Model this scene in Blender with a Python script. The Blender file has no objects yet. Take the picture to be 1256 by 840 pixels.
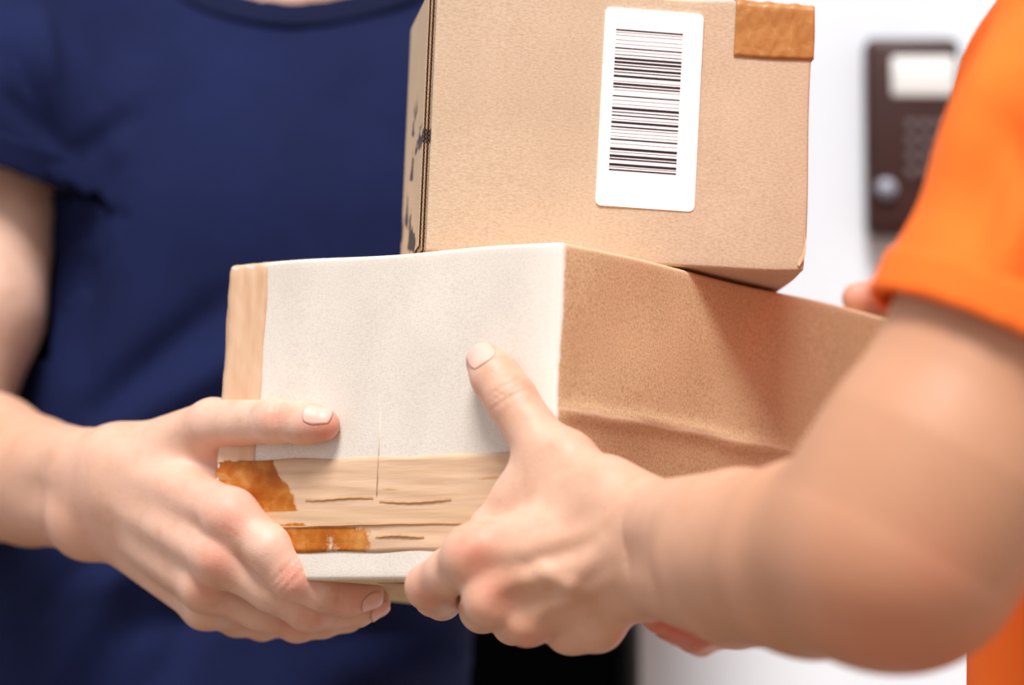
import bpy, bmesh, math, random
import numpy as np
from mathutils import Vector, Matrix

random.seed(7); np.random.seed(7)
sc = bpy.context.scene
COL = sc.collection

# ------------------------------------------------------------------ camera
FPX = 5000.0                       # focal length in pixels of a 1256 px wide frame
PITCH = math.radians(7.0)
CAM = np.array([0.0, 0.0, 0.95])
RIGHT = np.array([1.0, 0, 0])
FWD = np.array([0, math.cos(PITCH), math.sin(PITCH)])
UP = np.array([0, -math.sin(PITCH), math.cos(PITCH)])
cam_d = bpy.data.cameras.new('camera'); cam = bpy.data.objects.new('camera', cam_d)
COL.objects.link(cam); sc.camera = cam
cam_d.sensor_fit = 'HORIZONTAL'; cam_d.sensor_width = 36.0
cam_d.lens = FPX / 1256 * 36.0
cam.location = CAM; cam.rotation_euler = (math.pi/2 + PITCH, 0, 0)
cam_d.clip_start = 0.05; cam_d.clip_end = 60
cam_d.dof.use_dof = True; cam_d.dof.focus_distance = 1.985
cam_d.dof.aperture_fstop = (cam_d.lens/1000.0) / 0.034
cam_d.dof.aperture_blades = 0

# ------------------------------------------------------------------ light
w = bpy.data.worlds.new('sky'); sc.world = w; w.use_nodes = True
bg = w.node_tree.nodes['Background']
bg.inputs['Color'].default_value = (0.93, 0.965, 1.0, 1); bg.inputs['Strength'].default_value = 0.66
sun_d = bpy.data.lights.new('sun', 'SUN'); sun = bpy.data.objects.new('sun', sun_d); COL.objects.link(sun)
sun_d.energy = 4.6; sun_d.angle = math.radians(22); sun_d.color = (1.0, 0.98, 0.95)
sd = Vector((-0.09, -0.70, 1.10))          # towards the sun: left, camera side, high
sun.rotation_euler = sd.to_track_quat('Z', 'Y').to_euler(); sun.location = (-2, -2, 4)
vs = sc.view_settings
vs.view_transform = 'Standard'; vs.look = 'None'; vs.gamma = 1.0; vs.use_curve_mapping = False
vs.exposure = 0.0

# ------------------------------------------------------------------ helpers
def W(px, py, d):
    """point seen at photo pixel (px,py), d metres along the view axis"""
    return CAM + RIGHT*((px-628.0)/FPX*d) + UP*((420.0-py)/FPX*d) + FWD*d
def CV(x, y, z):                     # view-frame vector (right, down, away) -> world
    return RIGHT*x - UP*y + FWD*z
def nrm(v): v = np.asarray(v, float); return v/np.linalg.norm(v)

def empty(name, loc, label=None, cat=None, group=None):
    o = bpy.data.objects.new(name, None); COL.objects.link(o); o.location = loc
    o.empty_display_size = 0.05
    if label: o['label'] = label
    if cat: o['category'] = cat
    if group: o['group'] = group
    bpy.context.view_layer.update()
    return o
def mesh_obj(name, verts, faces, mats, parent=None, smooth=True, label=None):
    me = bpy.data.meshes.new(name)
    me.from_pydata([tuple(v) for v in verts], [], [tuple(f) for f in faces])
    me.update()
    return finish(name, me, mats, parent, smooth, label)
def finish(name, me, mats, parent=None, smooth=True, label=None):
    if not isinstance(mats, (list, tuple)): mats = [mats]
    for m in mats: me.materials.append(m)
    if smooth: me.polygons.foreach_set('use_smooth', np.ones(len(me.polygons), bool))
    o = bpy.data.objects.new(name, me); COL.objects.link(o)
    if label: o['label'] = label
    if parent is not None:
        o.parent = parent
        o.matrix_parent_inverse = world_mat(parent).inverted()
    return o
def world_mat(o):
    M = o.matrix_basis.copy()
    if o.parent is not None: M = world_mat(o.parent) @ o.matrix_parent_inverse @ M
    return M
def bm_obj(name, bm, mats, parent=None, smooth=False, label=None):
    me = bpy.data.meshes.new(name); bm.normal_update(); bm.to_mesh(me); bm.free()
    return finish(name, me, mats, parent, smooth, label)

# ---- materials
def mat(name):
    m = bpy.data.materials.new(name); m.use_nodes = True
    nt = m.node_tree; return m, nt, nt.nodes['Principled BSDF']
def lin(r, g, b):
    f = lambda c: (c/12.92 if c <= .04045 else ((c+.055)/1.055)**2.4)
    return (f(r/255), f(g/255), f(b/255), 1)
def N(nt, t, **kw):
    n = nt.nodes.new(t)
    for k, v in kw.items():
        if k.startswith('i_'):
            key = k[2:]; key = int(key) if key.isdigit() else key.replace('_', ' ')
            n.inputs[key].default_value = v
        else: setattr(n, k, v)
    return n
def L(nt, a, ao, b, bi): nt.links.new(a.outputs[ao], b.inputs[bi])
def ramp(nt, stops, interp='LINEAR'):
    r = nt.nodes.new('ShaderNodeValToRGB'); r.color_ramp.interpolation = interp
    e = r.color_ramp.elements
    while len(e) < len(stops): e.new(0.5)
    for x, (p, c) in zip(e, stops): x.position = p; x.color = c
    return r
def plain(name, rgb, rough=0.6, spec=0.4, noise=0.0, nscale=40, bump=0.0):
    m, nt, b = mat(name)
    b.inputs['Base Color'].default_value = lin(*rgb); b.inputs['Roughness'].default_value = rough
    b.inputs['Specular IOR Level'].default_value = spec
    if noise or bump:
        tc = N(nt, 'ShaderNodeTexCoord'); nz = N(nt, 'ShaderNodeTexNoise', i_Scale=nscale, i_Detail=5.0)
        L(nt, tc, 'Object', nz, 'Vector')
        c = np.array(lin(*rgb)[:3])
        r = ramp(nt, [(0.3, (*(c*(1-noise)), 1)), (0.7, (*np.clip(c*(1+noise), 0, 1), 1))])
        L(nt, nz, 'Fac', r, 'Fac'); L(nt, r, 'Color', b, 'Base Color')
        if bump:
            bp = N(nt, 'ShaderNodeBump', i_Strength=bump, i_Distance=0.002)
            L(nt, nz, 'Fac', bp, 'Height'); L(nt, bp, 'Normal', b, 'Normal')
    return m
def mixc(nt, fac, a, b):             # fac: (node, out) ; a,b: colour tuple or (node,out)
    m = N(nt, 'ShaderNodeMix', data_type='RGBA')
    nt.links.new(fac[0].outputs[fac[1]], m.inputs['Factor'])
    for s, v in (('A', a), ('B', b)):
        i = m.inputs[6 if s == 'A' else 7]
        if isinstance(v[0], bpy.types.Node): nt.links.new(v[0].outputs[v[1]], i)
        else: i.default_value = v
    return m                         # output index 2

def cardboard(nt, b, tc, base, dark, light, fine=900, stretch=(1, 1, 1), bump=0.25):
    """kraft fibres: fine mottling, longer fibres and broad blotches"""
    mp = N(nt, 'ShaderNodeMapping'); mp.inputs['Scale'].default_value = stretch
    L(nt, tc, 'Object', mp, 'Vector')
    n1 = N(nt, 'ShaderNodeTexNoise', i_Scale=fine, i_Detail=4.0, i_Roughness=0.7); L(nt, mp, 'Vector', n1, 'Vector')
    n2 = N(nt, 'ShaderNodeTexNoise', i_Scale=22.0, i_Detail=4.0); L(nt, tc, 'Object', n2, 'Vector')
    r1 = ramp(nt, [(0.30, lin(*dark)), (0.5, lin(*base)), (0.72, lin(*light))])
    L(nt, n1, 'Fac', r1, 'Fac')
    r2 = ramp(nt, [(0.3, (0.90, 0.89, 0.88, 1)), (0.7, (1.0, 1.0, 1.0, 1))]); L(nt, n2, 'Fac', r2, 'Fac')
    mu = N(nt, 'ShaderNodeMix', data_type='RGBA', blend_type='MULTIPLY'); mu.inputs['Factor'].default_value = 1
    nt.links.new(r1.outputs['Color'], mu.inputs[6]); nt.links.new(r2.outputs['Color'], mu.inputs[7])
    bp = N(nt, 'ShaderNodeBump', i_Strength=bump, i_Distance=0.0006); L(nt, n1, 'Fac', bp, 'Height')
    return mu, bp

# ---- lattice boxes with rounded, slightly soft edges
def rbox(dims, r, n=(14, 14, 14), deform=None):
    """grid-faced box with rounded edges, in [0,dims]; returns verts, faces"""
    dims = np.array(dims, float)
    bm = bmesh.new()
    def lin_c(L_, k):
        inner = np.linspace(r, L_-r, k)
        e = [0, r*.3, r*.65]
        return np.concatenate([e, inner, [L_-x for x in reversed(e)]])
    cs = [lin_c(dims[i], n[i]) for i in range(3)]
    V, F = [], []
    for ax in range(3):
        for side in (0, 1):
            i, j = (ax+1) % 3, (ax+2) % 3
            base = len(V)
            for a in cs[i]:
                for b_ in cs[j]:
                    p = np.zeros(3); p[ax] = dims[ax]*side; p[i] = a; p[j] = b_
                    V.append(p)
            nj = len(cs[j])
            for a in range(len(cs[i])-1):
                for b_ in range(nj-1):
                    q = [base+a*nj+b_, base+(a+1)*nj+b_, base+(a+1)*nj+b_+1, base+a*nj+b_+1]
                    F.append(q if side else q[::-1])
    V = np.array(V)
    q = np.clip(V, r, dims-r); d = V-q; l = np.linalg.norm(d, axis=1, keepdims=True)
    V = np.where(l > 1e-9, q + d/np.maximum(l, 1e-9)*r, V)
    if deform is not None: V = deform(V)
    me = bpy.data.meshes.new('t'); me.from_pydata(V.tolist(), [], F)
    bm.from_mesh(me); bpy.data.meshes.remove(me)
    bmesh.ops.remove_doubles(bm, verts=bm.verts, dist=1e-5)
    bmesh.ops.recalc_face_normals(bm, faces=bm.faces)
    return bm
def framed(name, bm, mats, parent, M, smooth=True, label=None):
    """mesh whose local frame is the 4x4 world matrix M"""
    o = bm_obj(name, bm, mats, None, smooth, label)
    o.matrix_world = M
    o.parent = parent; 
    if parent is not None: o.matrix_parent_inverse = world_mat(parent).inverted()
    return o
def frame(o, x, y, z):
    M = Matrix.Identity(4)
    for k, a in enumerate((x, y, z)):
        for i in range(3): M[i][k] = a[i]
    for i in range(3): M[i][3] = o[i]
    return M
def box_bm(x0, x1, y0, y1, z0, z1, bev=0.0, seg=2):
    bm = bmesh.new(); bmesh.ops.create_cube(bm, size=1)
    for v in bm.verts:
        v.co = Vector(((x0+x1)/2+v.co.x*(x1-x0), (y0+y1)/2+v.co.y*(y1-y0), (z0+z1)/2+v.co.z*(z1-z0)))
    if bev: bmesh.ops.bevel(bm, geom=bm.edges[:], offset=bev, segments=seg, profile=0.5, affect='EDGES')
    return bm

# ---- implicit surfaces for bodies and clothes
def cone(P, a, b, ra, rb):
    a = np.asarray(a); b = np.asarray(b)
    pa = P-a; ba = b-a
    h = np.clip(pa@ba/(ba@ba), 0, 1)
    return np.sqrt((((pa-h[:, None]*ba))**2).sum(1)) - (ra+(rb-ra)*h)
def ball(P, c, r): return np.sqrt(((P-np.asarray(c))**2).sum(1))-r
def ellipsoid(P, c, rad, R=None):
    q = P-np.asarray(c)
    if R is not None: q = q@R
    rad = np.asarray(rad)
    k0 = np.sqrt(((q/rad)**2).sum(1)); k1 = np.sqrt(((q/(rad*rad))**2).sum(1))
    return k0*(k0-1)/np.maximum(k1, 1e-9)
def smin(a, b, k):
    h = np.maximum(k-np.abs(a-b), 0)/k
    return np.minimum(a, b)-h*h*k*0.25
def smax(a, b, k): return -smin(-a, -b, k)
def chain(P, pts, k=0.003):
    """pts: list of (point, radius)"""
    d = None
    for (a, ra), (b, rb) in zip(pts[:-1], pts[1:]):
        c = cone(P, a, b, ra, rb)
        d = c if d is None else smin(d, c, k)
    return d
def near(P, lo, hi, fn, far=0.06):
    """evaluate fn only inside a box; elsewhere a lower bound of the distance"""
    lo = np.asarray(lo); hi = np.asarray(hi)
    q = np.maximum(np.maximum(lo-P, P-hi), 0)
    out = np.sqrt((q**2).sum(1))+far
    m = out <= far+1e-9
    if m.any(): out[m] = fn(P[m])
    return out
def pts_box(pts, pad):
    A = np.array([p for p, r in pts]); return A.min(0)-pad, A.max(0)+pad

def surface(f, lo, hi, h, B=8):
    """sparse surface nets on the zero set of f; returns verts, quads"""
    lo = np.asarray(lo, float); hi = np.asarray(hi, float)
    nb = np.ceil((hi-lo)/(h*B)).astype(int)
    g = np.stack(np.meshgrid(*[np.arange(k) for k in nb], indexing='ij'), -1).reshape(-1, 3)
    c = lo+(g+0.5)*h*B
    dv = np.concatenate([f(c[i:i+300000]) for i in range(0, len(c), 300000)])
    act = g[np.abs(dv) < h*B*0.5*1.7321*1.35+h]
    o = np.stack(np.meshgrid(*[np.arange(B+1)]*3, indexing='ij'), -1).reshape(-1, 3)
    keys, pos = [], []
    edges_all = []
    corner = np.array([[i, j, k] for i in (0, 1) for j in (0, 1) for k in (0, 1)])
    E = [(a, b) for a in range(8) for b in range(a+1, 8) if abs(corner[a]-corner[b]).sum() == 1]
    S = 1 << 20
    step = max(1, 400000//len(o))
    for s in range(0, len(act), step):
        blk = act[s:s+step]
        P = (blk[:, None, :]*B+o[None])            # grid coords
        val = f((lo+P.reshape(-1, 3)*h)).reshape(len(blk), B+1, B+1, B+1)
        cv = np.stack([val[:, i:B+i, j:B+j, k:B+k] for i, j, k in corner], -1)   # blk,B,B,B,8
        neg = cv < 0; cnt = neg.sum(-1)
        m = (cnt > 0) & (cnt < 8)
        if not m.any(): continue
        bi, ci, cj, ck = np.nonzero(m)
        v = cv[m]; ng = neg[m]
        acc = np.zeros((len(v), 3)); n = np.zeros(len(v))
        for a, b in E:
            x = ng[:, a] != ng[:, b]
            t = v[x, a]/(v[x, a]-v[x, b])
            acc[x] += corner[a]+t[:, None]*(corner[b]-corner[a]); n[x] += 1
        cell = blk[bi]*B+np.stack([ci, cj, ck], 1)
        pos.append(lo+(cell+acc/n[:, None])*h)
        keys.append(np.concatenate([cell, ng[:, [0, 4, 2, 1]].astype(int)], 1))
    K = np.concatenate(keys); Pn = np.concatenate(pos)
    code = (K[:, 0]*S+K[:, 1])*S+K[:, 2]
    order = np.argsort(code); sc_ = code[order]
    def find(c3):
        q = (c3[:, 0]*S+c3[:, 1])*S+c3[:, 2]
        i = np.clip(np.searchsorted(sc_, q), 0, len(sc_)-1)
        r = order[i]; r[sc_[i] != q] = -1
        return r
    Q = []
    for ax in range(3):
        x = K[:, 3] != K[:, 4+ax]
        c0 = K[x, :3]; inside = K[x, 3] == 1
        u = np.zeros(3, int); u[(ax+1) % 3] = 1
        w_ = np.zeros(3, int); w_[(ax+2) % 3] = 1
        q = np.stack([np.nonzero(x)[0], find(c0-u), find(c0-u-w_), find(c0-w_)], 1)
        q[~inside] = q[~inside][:, ::-1]
        Q.append(q[(q >= 0).all(1)])
    Q = np.concatenate(Q)
    # pull vertices on to the surface
    for _ in range(2):
        e = h*0.5
        d0 = f(Pn)
        g_ = np.stack([f(Pn+np.eye(3)[i]*e)-f(Pn-np.eye(3)[i]*e) for i in range(3)], 1)/(2*e)
        l2 = np.maximum((g_**2).sum(1), 0.2)
        stepv = -(d0/l2)[:, None]*g_
        ln = np.linalg.norm(stepv, axis=1, keepdims=True)
        Pn = Pn+stepv*np.minimum(1, h*0.7/np.maximum(ln, 1e-12))
    return Pn, Q
def clean(V, Q, keep=None):
    """drop faces with a vertex outside keep, then unused vertices"""
    if keep is not None: Q = Q[keep[Q].all(1)]
    used = np.zeros(len(V), bool); used[Q.ravel()] = True
    idx = np.cumsum(used)-1
    return V[used], idx[Q], used
def np_mesh(name, V, Q):
    me = bpy.data.meshes.new(name)
    me.vertices.add(len(V)); me.vertices.foreach_set('co', np.asarray(V, np.float32).ravel())
    me.loops.add(len(Q)*4); me.loops.foreach_set('vertex_index', Q.astype(np.int32).ravel())
    me.polygons.add(len(Q)); me.polygons.foreach_set('loop_start', np.arange(0, len(Q)*4, 4, dtype=np.int32))
    me.update(calc_edges=True); me.validate()
    return me
def vnormals(V, Q):
    n = np.cross(V[Q[:, 2]]-V[Q[:, 0]], V[Q[:, 3]]-V[Q[:, 1]])
    out = np.zeros_like(V)
    for k in range(4): np.add.at(out, Q[:, k], n)
    return out/np.maximum(np.linalg.norm(out, axis=1, keepdims=True), 1e-12)
def join_vq(parts):
    V, Q, o = [], [], 0
    for v, q in parts: V.append(v); Q.append(q+o); o += len(v)
    return np.concatenate(V), np.concatenate(Q)

# ------------------------------------------------------------------ frames of the two parcels (view frame: right, down, away)
f_ = FPX
v1 = nrm([-6488, 340, f_]); v2 = np.array([4327, 792, f_]); v2 = v2-v1*(v2@v1); v2 = nrm(v2)
U1 = CV(*v1); U2 = CV(*v2); U3 = np.cross(U1, U2); U3 = U3 if U3[2] > 0 else -U3
Z0 = 1.93
C0 = W(690, 295, Z0)                                   # near top corner of the lower parcel
LW, LL, LH = 0.2105, 0.300, 0.160
def face_d(px, py, off=0.0):
    """depth along the view axis of the pale end of the lower parcel under a photo pixel"""
    r = W(px, py, 1.0)-CAM; n = -U2
    t = ((C0-CAM)@n)/(r@n)
    return t-off
e2 = nrm([-0.115, 0.115, 0.987]); E2 = CV(*e2); E2 = nrm(E2-U3*(E2@U3))
E1 = np.cross(E2, U3); E1 = E1 if E1[0] > 0 else -E1
E3 = U3
UQ = C0+U2*0.1005                                      # where its front bottom edge crosses the lower parcel's long top edge
UW, UD, UH = 0.1885, 0.115, 0.1345
UO = UQ-E1*0.1285+E3*0.0014                             # front bottom left corner

# ------------------------------------------------------------------ the setting
def struct(o): o['kind'] = 'structure'; return o
M_wall = plain('white_render', (231, 235, 242), 0.8, 0.2, 0.02, 6, 0.03)
M_ground = plain('paving', (142, 124, 108), 0.85, 0.2, 0.08, 9, 0.1)
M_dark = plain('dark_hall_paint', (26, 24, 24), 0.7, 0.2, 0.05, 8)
M_frame = plain('dark_frame', (52, 52, 54), 0.45, 0.4)
YW = 2.62
DX0, DX1, DZ = -0.86, 0.080, 2.10
struct(bm_obj('floor', box_bm(-4, 4, -3.0, YW, -0.1, 0.0), M_ground))
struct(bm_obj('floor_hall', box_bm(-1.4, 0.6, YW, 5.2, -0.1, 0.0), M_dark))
bm = bmesh.new()
for x0, x1, z0, z1 in ((-4, DX0, 0, 3.2), (DX1, 4, 0, 3.2), (DX0, DX1, DZ, 3.2)):
    b2 = box_bm(x0, x1, YW, YW+0.16, z0, z1); me = bpy.data.meshes.new('t'); b2.to_mesh(me); b2.free(); bm.from_mesh(me); bpy.data.meshes.remove(me)
struct(bm_obj('wall_back', bm, M_wall))
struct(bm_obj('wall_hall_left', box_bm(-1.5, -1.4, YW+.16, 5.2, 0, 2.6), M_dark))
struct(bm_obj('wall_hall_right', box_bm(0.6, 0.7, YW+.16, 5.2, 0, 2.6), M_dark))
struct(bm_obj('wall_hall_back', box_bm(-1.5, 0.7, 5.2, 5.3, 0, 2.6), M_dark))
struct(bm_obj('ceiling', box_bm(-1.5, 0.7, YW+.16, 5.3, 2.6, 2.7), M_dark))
for i, (x0, x1, z0, z1) in enumerate(((DX0, DX0+.035, 0, DZ), (DX1-.006, DX1+.002, 0, DZ), (DX0+.035, DX1-.006, DZ-.035, DZ))):
    struct(bm_obj('trim_%d' % (i+1), box_bm(x0, x1, YW-.004, YW+.15, z0, z1, .002), M_frame))

# wall intercom
def intercom():
    d = 2.60
    tl = W(1068, 29, d); br = W(1186, 279, d)
    x0, x1, z1, z0 = tl[0], br[0], tl[2], br[2]
    y1 = YW; y0 = YW-0.022
    M_b = plain('brown_plastic', (58, 30, 26), 0.45, 0.35, 0.2, 30)
    M_k = plain('dark_key', (104, 88, 90), 0.5, 0.4)
    M_s = plain('white_card', (236, 234, 232), 0.5, 0.3)
    M_l = plain('grey_lens', (150, 150, 165), 0.3, 0.5)
    r = empty('intercom', ((x0+x1)/2, YW, z0), 'dark brown wall intercom with white name plate on the white wall', 'intercom')
    bm_obj('housing', box_bm(x0, x1, y0, y1, z0, z1, 0.006, 3), M_b, r, True)
    sx = (x1-x0)/118.0; sz = (z1-z0)/250.0
    X = lambda p: x0+(p-1068)*sx
    Z = lambda p: z1-(p-29)*sz
    bm_obj('name_plate', box_bm(X(1100), X(1180), y0-.0015, y0+.004, Z(106), Z(54), .002), M_s, r, True)
    for k in range(4):
        bm_obj('grille_slot', box_bm(X(1098), X(1178), y0-.0006, y0+.002, Z(40+k*3.2)-.0005, Z(40+k*3.2)+.0005), M_k, r)
    for i in range(4):
        for j in range(3):
            px, py = 1118+j*18, 136+i*20
            bm_obj('key', box_bm(X(px), X(px+12), y0-.002, y0+.002, Z(py+12), Z(py), .001), M_k, r, True)
    bm = bmesh.new(); bmesh.ops.create_cone(bm, cap_ends=True, segments=28, radius1=.0072, radius2=.0062, depth=.006)
    bmesh.ops.transform(bm, matrix=Matrix.Translation((X(1092), y0-.002, Z(223))) @ Matrix.Rotation(math.pi/2, 4, 'X'), verts=bm.verts)
    bm_obj('call_button', bm, M_l, r, True)
intercom()

# ------------------------------------------------------------------ lower parcel
def lower_parcel():
    O = C0-U3*LH
    M = frame(O, U2, U1, U3)                 # x: long brown side, y: pale end, z: up
    root = empty('cardboard_box', O+U1*LW/2+U2*LL/2, 'wide cardboard box with pale end and brown tape, gripped by both men', 'box', 'parcels')
    # materials
    m, nt, b = mat('parcel_board')
    tc = N(nt, 'ShaderNodeTexCoord'); sp = N(nt, 'ShaderNodeSeparateXYZ'); L(nt, tc, 'Object', sp, 'Vector')
    pale, bp1 = cardboard(nt, b, tc, (223, 213, 203), (207, 195, 182), (230, 221, 212), 1300, (1, 0.6, 1), 0.12)
    kraft, bp2 = cardboard(nt, b, tc, (220, 192, 151), (188, 154, 112), (235, 212, 177), 800, (1, 1, 1), 0.2)
    nz = N(nt, 'ShaderNodeTexNoise', i_Scale=160.0, i_Detail=5.0); L(nt, tc, 'Object', nz, 'Vector')
    ad = N(nt, 'ShaderNodeMath', operation='MULTIPLY_ADD'); L(nt, nz, 'Fac', ad, 0); ad.inputs[1].default_value = 0.0045; ad.inputs[2].default_value = 0.0002
    lt = N(nt, 'ShaderNodeMath', operation='SUBTRACT'); L(nt, ad, 0, lt, 0); L(nt, sp, 'X', lt, 1)
    sm = N(nt, 'ShaderNodeMapRange'); sm.inputs['From Min'].default_value = -0.0006; sm.inputs['From Max'].default_value = 0.0008; L(nt, lt, 0, sm, 'Value')
    # worn pale line along the fold of the long side
    dz = N(nt, 'ShaderNodeMath', operation='SUBTRACT'); L(nt, sp, 'Z', dz, 0); dz.inputs[1].default_value = LH*0.503
    n3 = N(nt, 'ShaderNodeTexNoise', i_Scale=60.0, i_Detail=6.0); L(nt, tc, 'Object', n3, 'Vector')
    n3m = N(nt, 'ShaderNodeMath', operation='MULTIPLY_ADD'); L(nt, n3, 'Fac', n3m, 0); n3m.inputs[1].default_value = 0.005; n3m.inputs[2].default_value = -0.0025
    dz2 = N(nt, 'ShaderNodeMath', operation='ADD'); L(nt, dz, 0, dz2, 0); L(nt, n3m, 0, dz2, 1)
    ab = N(nt, 'ShaderNodeMath', operation='ABSOLUTE'); L(nt, dz2, 0, ab, 0)
    wl = N(nt, 'ShaderNodeMapRange'); wl.inputs['From Min'].default_value = 0.0014; wl.inputs['From Max'].default_value = 0.0002; wl.inputs['To Max'].default_value = 0.75; L(nt, ab, 0, wl, 'Value')
    k2 = mixc(nt, (wl, 'Result'), (kraft, 2), lin(232, 205, 178))
    # worn top edge of the long side
    te = N(nt, 'ShaderNodeMath', operation='SUBTRACT'); L(nt, sp, 'Z', te, 0); te.inputs[1].default_value = LH-0.0042
    te2 = N(nt, 'ShaderNodeMath', operation='ADD'); L(nt, te, 0, te2, 0); L(nt, n3m, 0, te2, 1)
    tw = N(nt, 'ShaderNodeMapRange'); tw.inputs['From Min'].default_value = 0.0; tw.inputs['From Max'].default_value = 0.0035; tw.inputs['To Max'].default_value = 0.7; L(nt, te2, 0, tw, 'Value')
    k3 = mixc(nt, (tw, 'Result'), (k2, 2), lin(226, 192, 160))
    ye = N(nt, 'ShaderNodeMath', operation='ADD'); L(nt, sp, 'Y', ye, 0); L(nt, n3m, 0, ye, 1)
    yr = N(nt, 'ShaderNodeMapRange'); yr.inputs['From Min'].default_value = 0.026; yr.inputs['From Max'].default_value = 0.004; yr.inputs['To Max'].default_value = 0.7; L(nt, ye, 0, yr, 'Value')
    pale = mixc(nt, (yr, 'Result'), (pale, 2), lin(238, 230, 221))      # rubbed board near the corner
    fc = mixc(nt, (sm, 'Result'), (k3, 2), (pale, 2))
    L(nt, fc, 2, b, 'Base Color'); b.inputs['Roughness'].default_value = 0.78; b.inputs['Specular IOR Level'].default_value = 0.25
    L(nt, bp2, 'Normal', b, 'Normal')
    rng = np.random.RandomState(3)
    ph = rng.rand(12)*6.28
    def deform(V):
        V = V.copy(); x, y, z = V[:, 0].copy(), V[:, 1].copy(), V[:, 2].copy()
        t = 1-z/LH
        V[:, 1] += 0.0035*t*np.clip(y/LW, 0, 1)
        # long side folded along the middle: ridge, lower half leaning in
        wgt = np.clip(1-y/LW, 0, 1)**6
        zc = LH*0.503+0.0008*np.sin(x*45+ph[0])+0.0005*np.sin(x*130+ph[1])
        low = np.clip((zc-z)/zc, 0, 1)
        V[:, 1] += wgt*(-0.0016*np.exp(-((z-zc)/0.0035)**2)*np.clip(x/0.01, 0, 1) + 0.010*low*np.clip((x-0.0)/0.03, 0, 1))
        # soft unevenness
        V[:, 0] += 0.0007*np.sin(y*33+ph[2])*np.sin(z*40+ph[3])*np.clip(1-x/LL, 0, 1)
        V[:, 2] += 0.0006*np.sin(x*37+ph[4])*np.clip(z/LH, 0, 1)+0.0005*np.sin(y*51+ph[5])*np.clip(z/LH, 0, 1)
        V[:, 1] += 0.0006*np.sin(x*60+ph[6])*np.sin(z*70+ph[7])*np.clip(1-y/LW, 0, 1)
        return V
    bm = rbox((LL, LW, LH), 0.0022, (60, 40, 56), deform)
    framed('board', bm, m, root, M)
    # tapes
    def tape(name, path, along, w0, w1, material, n_w=14, parent=root, wob=0.0004, lab=None):
        """path: local (x,y,z) corner points with outward normals, swept between w0..w1 on axis `along`"""
        P = []
        for (p, nn), (q, nq) in zip(path[:-1], path[1:]):
            p, q, nn, nq = map(np.array, (p, q, nn, nq)); k = max(2, int(np.linalg.norm(q-p)/0.004))
            for i in range(k): P.append((p+(q-p)*i/k, nn+(nq-nn)*i/k))
        P.append((np.array(path[-1][0], float), np.array(path[-1][1], float)))
        V = []; ws = np.linspace(w0, w1, n_w)
        for layer in (0.00035, 0.00005):
            for i, (p, nn) in enumerate(P):
                for k, w_ in enumerate(ws):
                    q = np.array(p, float); q[along] = w_
                    if k in (0, n_w-1) : q[along] += wob*math.sin(i*0.55+k)
                    V.append((q, nn/np.linalg.norm(nn), layer))
        A = deform(np.array([v[0] for v in V]))+np.array([v[1]*v[2] for v in V])
        A += np.array([v[1] for v in V])*(0.00018*np.sin(np.arange(len(V))*1.7))[:, None]*(np.array([v[2] for v in V]) > 2e-4)[:, None]
        nP = len(P); F = []
        for Ly in (0, 1):
            o = Ly*nP*n_w
            for i in range(nP-1):
                for k in range(n_w-1):
                    q = [o+i*n_w+k, o+(i+1)*n_w+k, o+(i+1)*n_w+k+1, o+i*n_w+k+1]
                    F.append(q if Ly == 0 else q[::-1])
        s = nP*n_w
        for i in range(nP-1):
            F.append([i*n_w, i*n_w+s, (i+1)*n_w+s, (i+1)*n_w]); k = n_w-1
            F.append([i*n_w+k, (i+1)*n_w+k, (i+1)*n_w+k+s, i*n_w+k+s])
        bm = bmesh.new(); me = bpy.data.meshes.new('t'); me.from_pydata(A.tolist(), [], F); bm.from_mesh(me); bpy.data.meshes.remove(me)
        bmesh.ops.recalc_face_normals(bm, faces=bm.faces)
        return framed(name, bm, material, parent, M, True, lab)
    # horizontal band tape: stuck-down dark patches, loose pale ones
    m, nt, b = mat('parcel_tape')
    tc = N(nt, 'ShaderNodeTexCoord'); sp = N(nt, 'ShaderNodeSeparateXYZ'); L(nt, tc, 'Object', sp, 'Vector')
    n1 = N(nt, 'ShaderNodeTexNoise', i_Scale=55.0, i_Detail=6.0, i_Roughness=0.6); L(nt, tc, 'Object', n1, 'Vector')
    mp = N(nt, 'ShaderNodeMapping'); mp.inputs['Scale'].default_value = (20, 22, 260); L(nt, tc, 'Object', mp, 'Vector')
    n2 = N(nt, 'ShaderNodeTexNoise', i_Scale=1.0, i_Detail=3.0); L(nt, mp, 'Vector', n2, 'Vector')
    def mth(op, a, b_=None, c=None):
        n = N(nt, 'ShaderNodeMath', operation=op)
        for i, v in enumerate((a, b_, c)):
            if v is None: continue
            if isinstance(v, tuple): nt.links.new(v[0].outputs[v[1]], n.inputs[i])
            else: n.inputs[i].default_value = v
        return (n, 0)
    # dark patch: left of a slanting line on the upper part, most of the lowest strip
    ln = mth('ADD', mth('MULTIPLY', (sp, 'Z'), -0.65), (sp, 'Y'))
    ln = mth('MULTIPLY_ADD', (n1, 'Fac'), 0.022, ln)
    dk = N(nt, 'ShaderNodeMapRange'); dk.inputs['From Min'].default_value = 0.1435; dk.inputs['From Max'].default_value = 0.1455; nt.links.new(ln[0].outputs[0], dk.inputs['Value'])
    zz = mth('MULTIPLY_ADD', (n1, 'Fac'), 0.004, (sp, 'Z'))
    lowz = N(nt, 'ShaderNodeMapRange'); lowz.inputs['From Min'].default_value = 0.0285; lowz.inputs['From Max'].default_value = 0.0272; nt.links.new(zz[0].outputs[0], lowz.inputs['Value'])
    ln2 = mth('MULTIPLY_ADD', (n1, 'Fac'), 0.16, (sp, 'Y'))
    lk = N(nt, 'ShaderNodeMapRange'); lk.inputs['From Min'].default_value = 0.190; lk.inputs['From Max'].default_value = 0.200; nt.links.new(ln2[0].outputs[0], lk.inputs['Value'])
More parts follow.
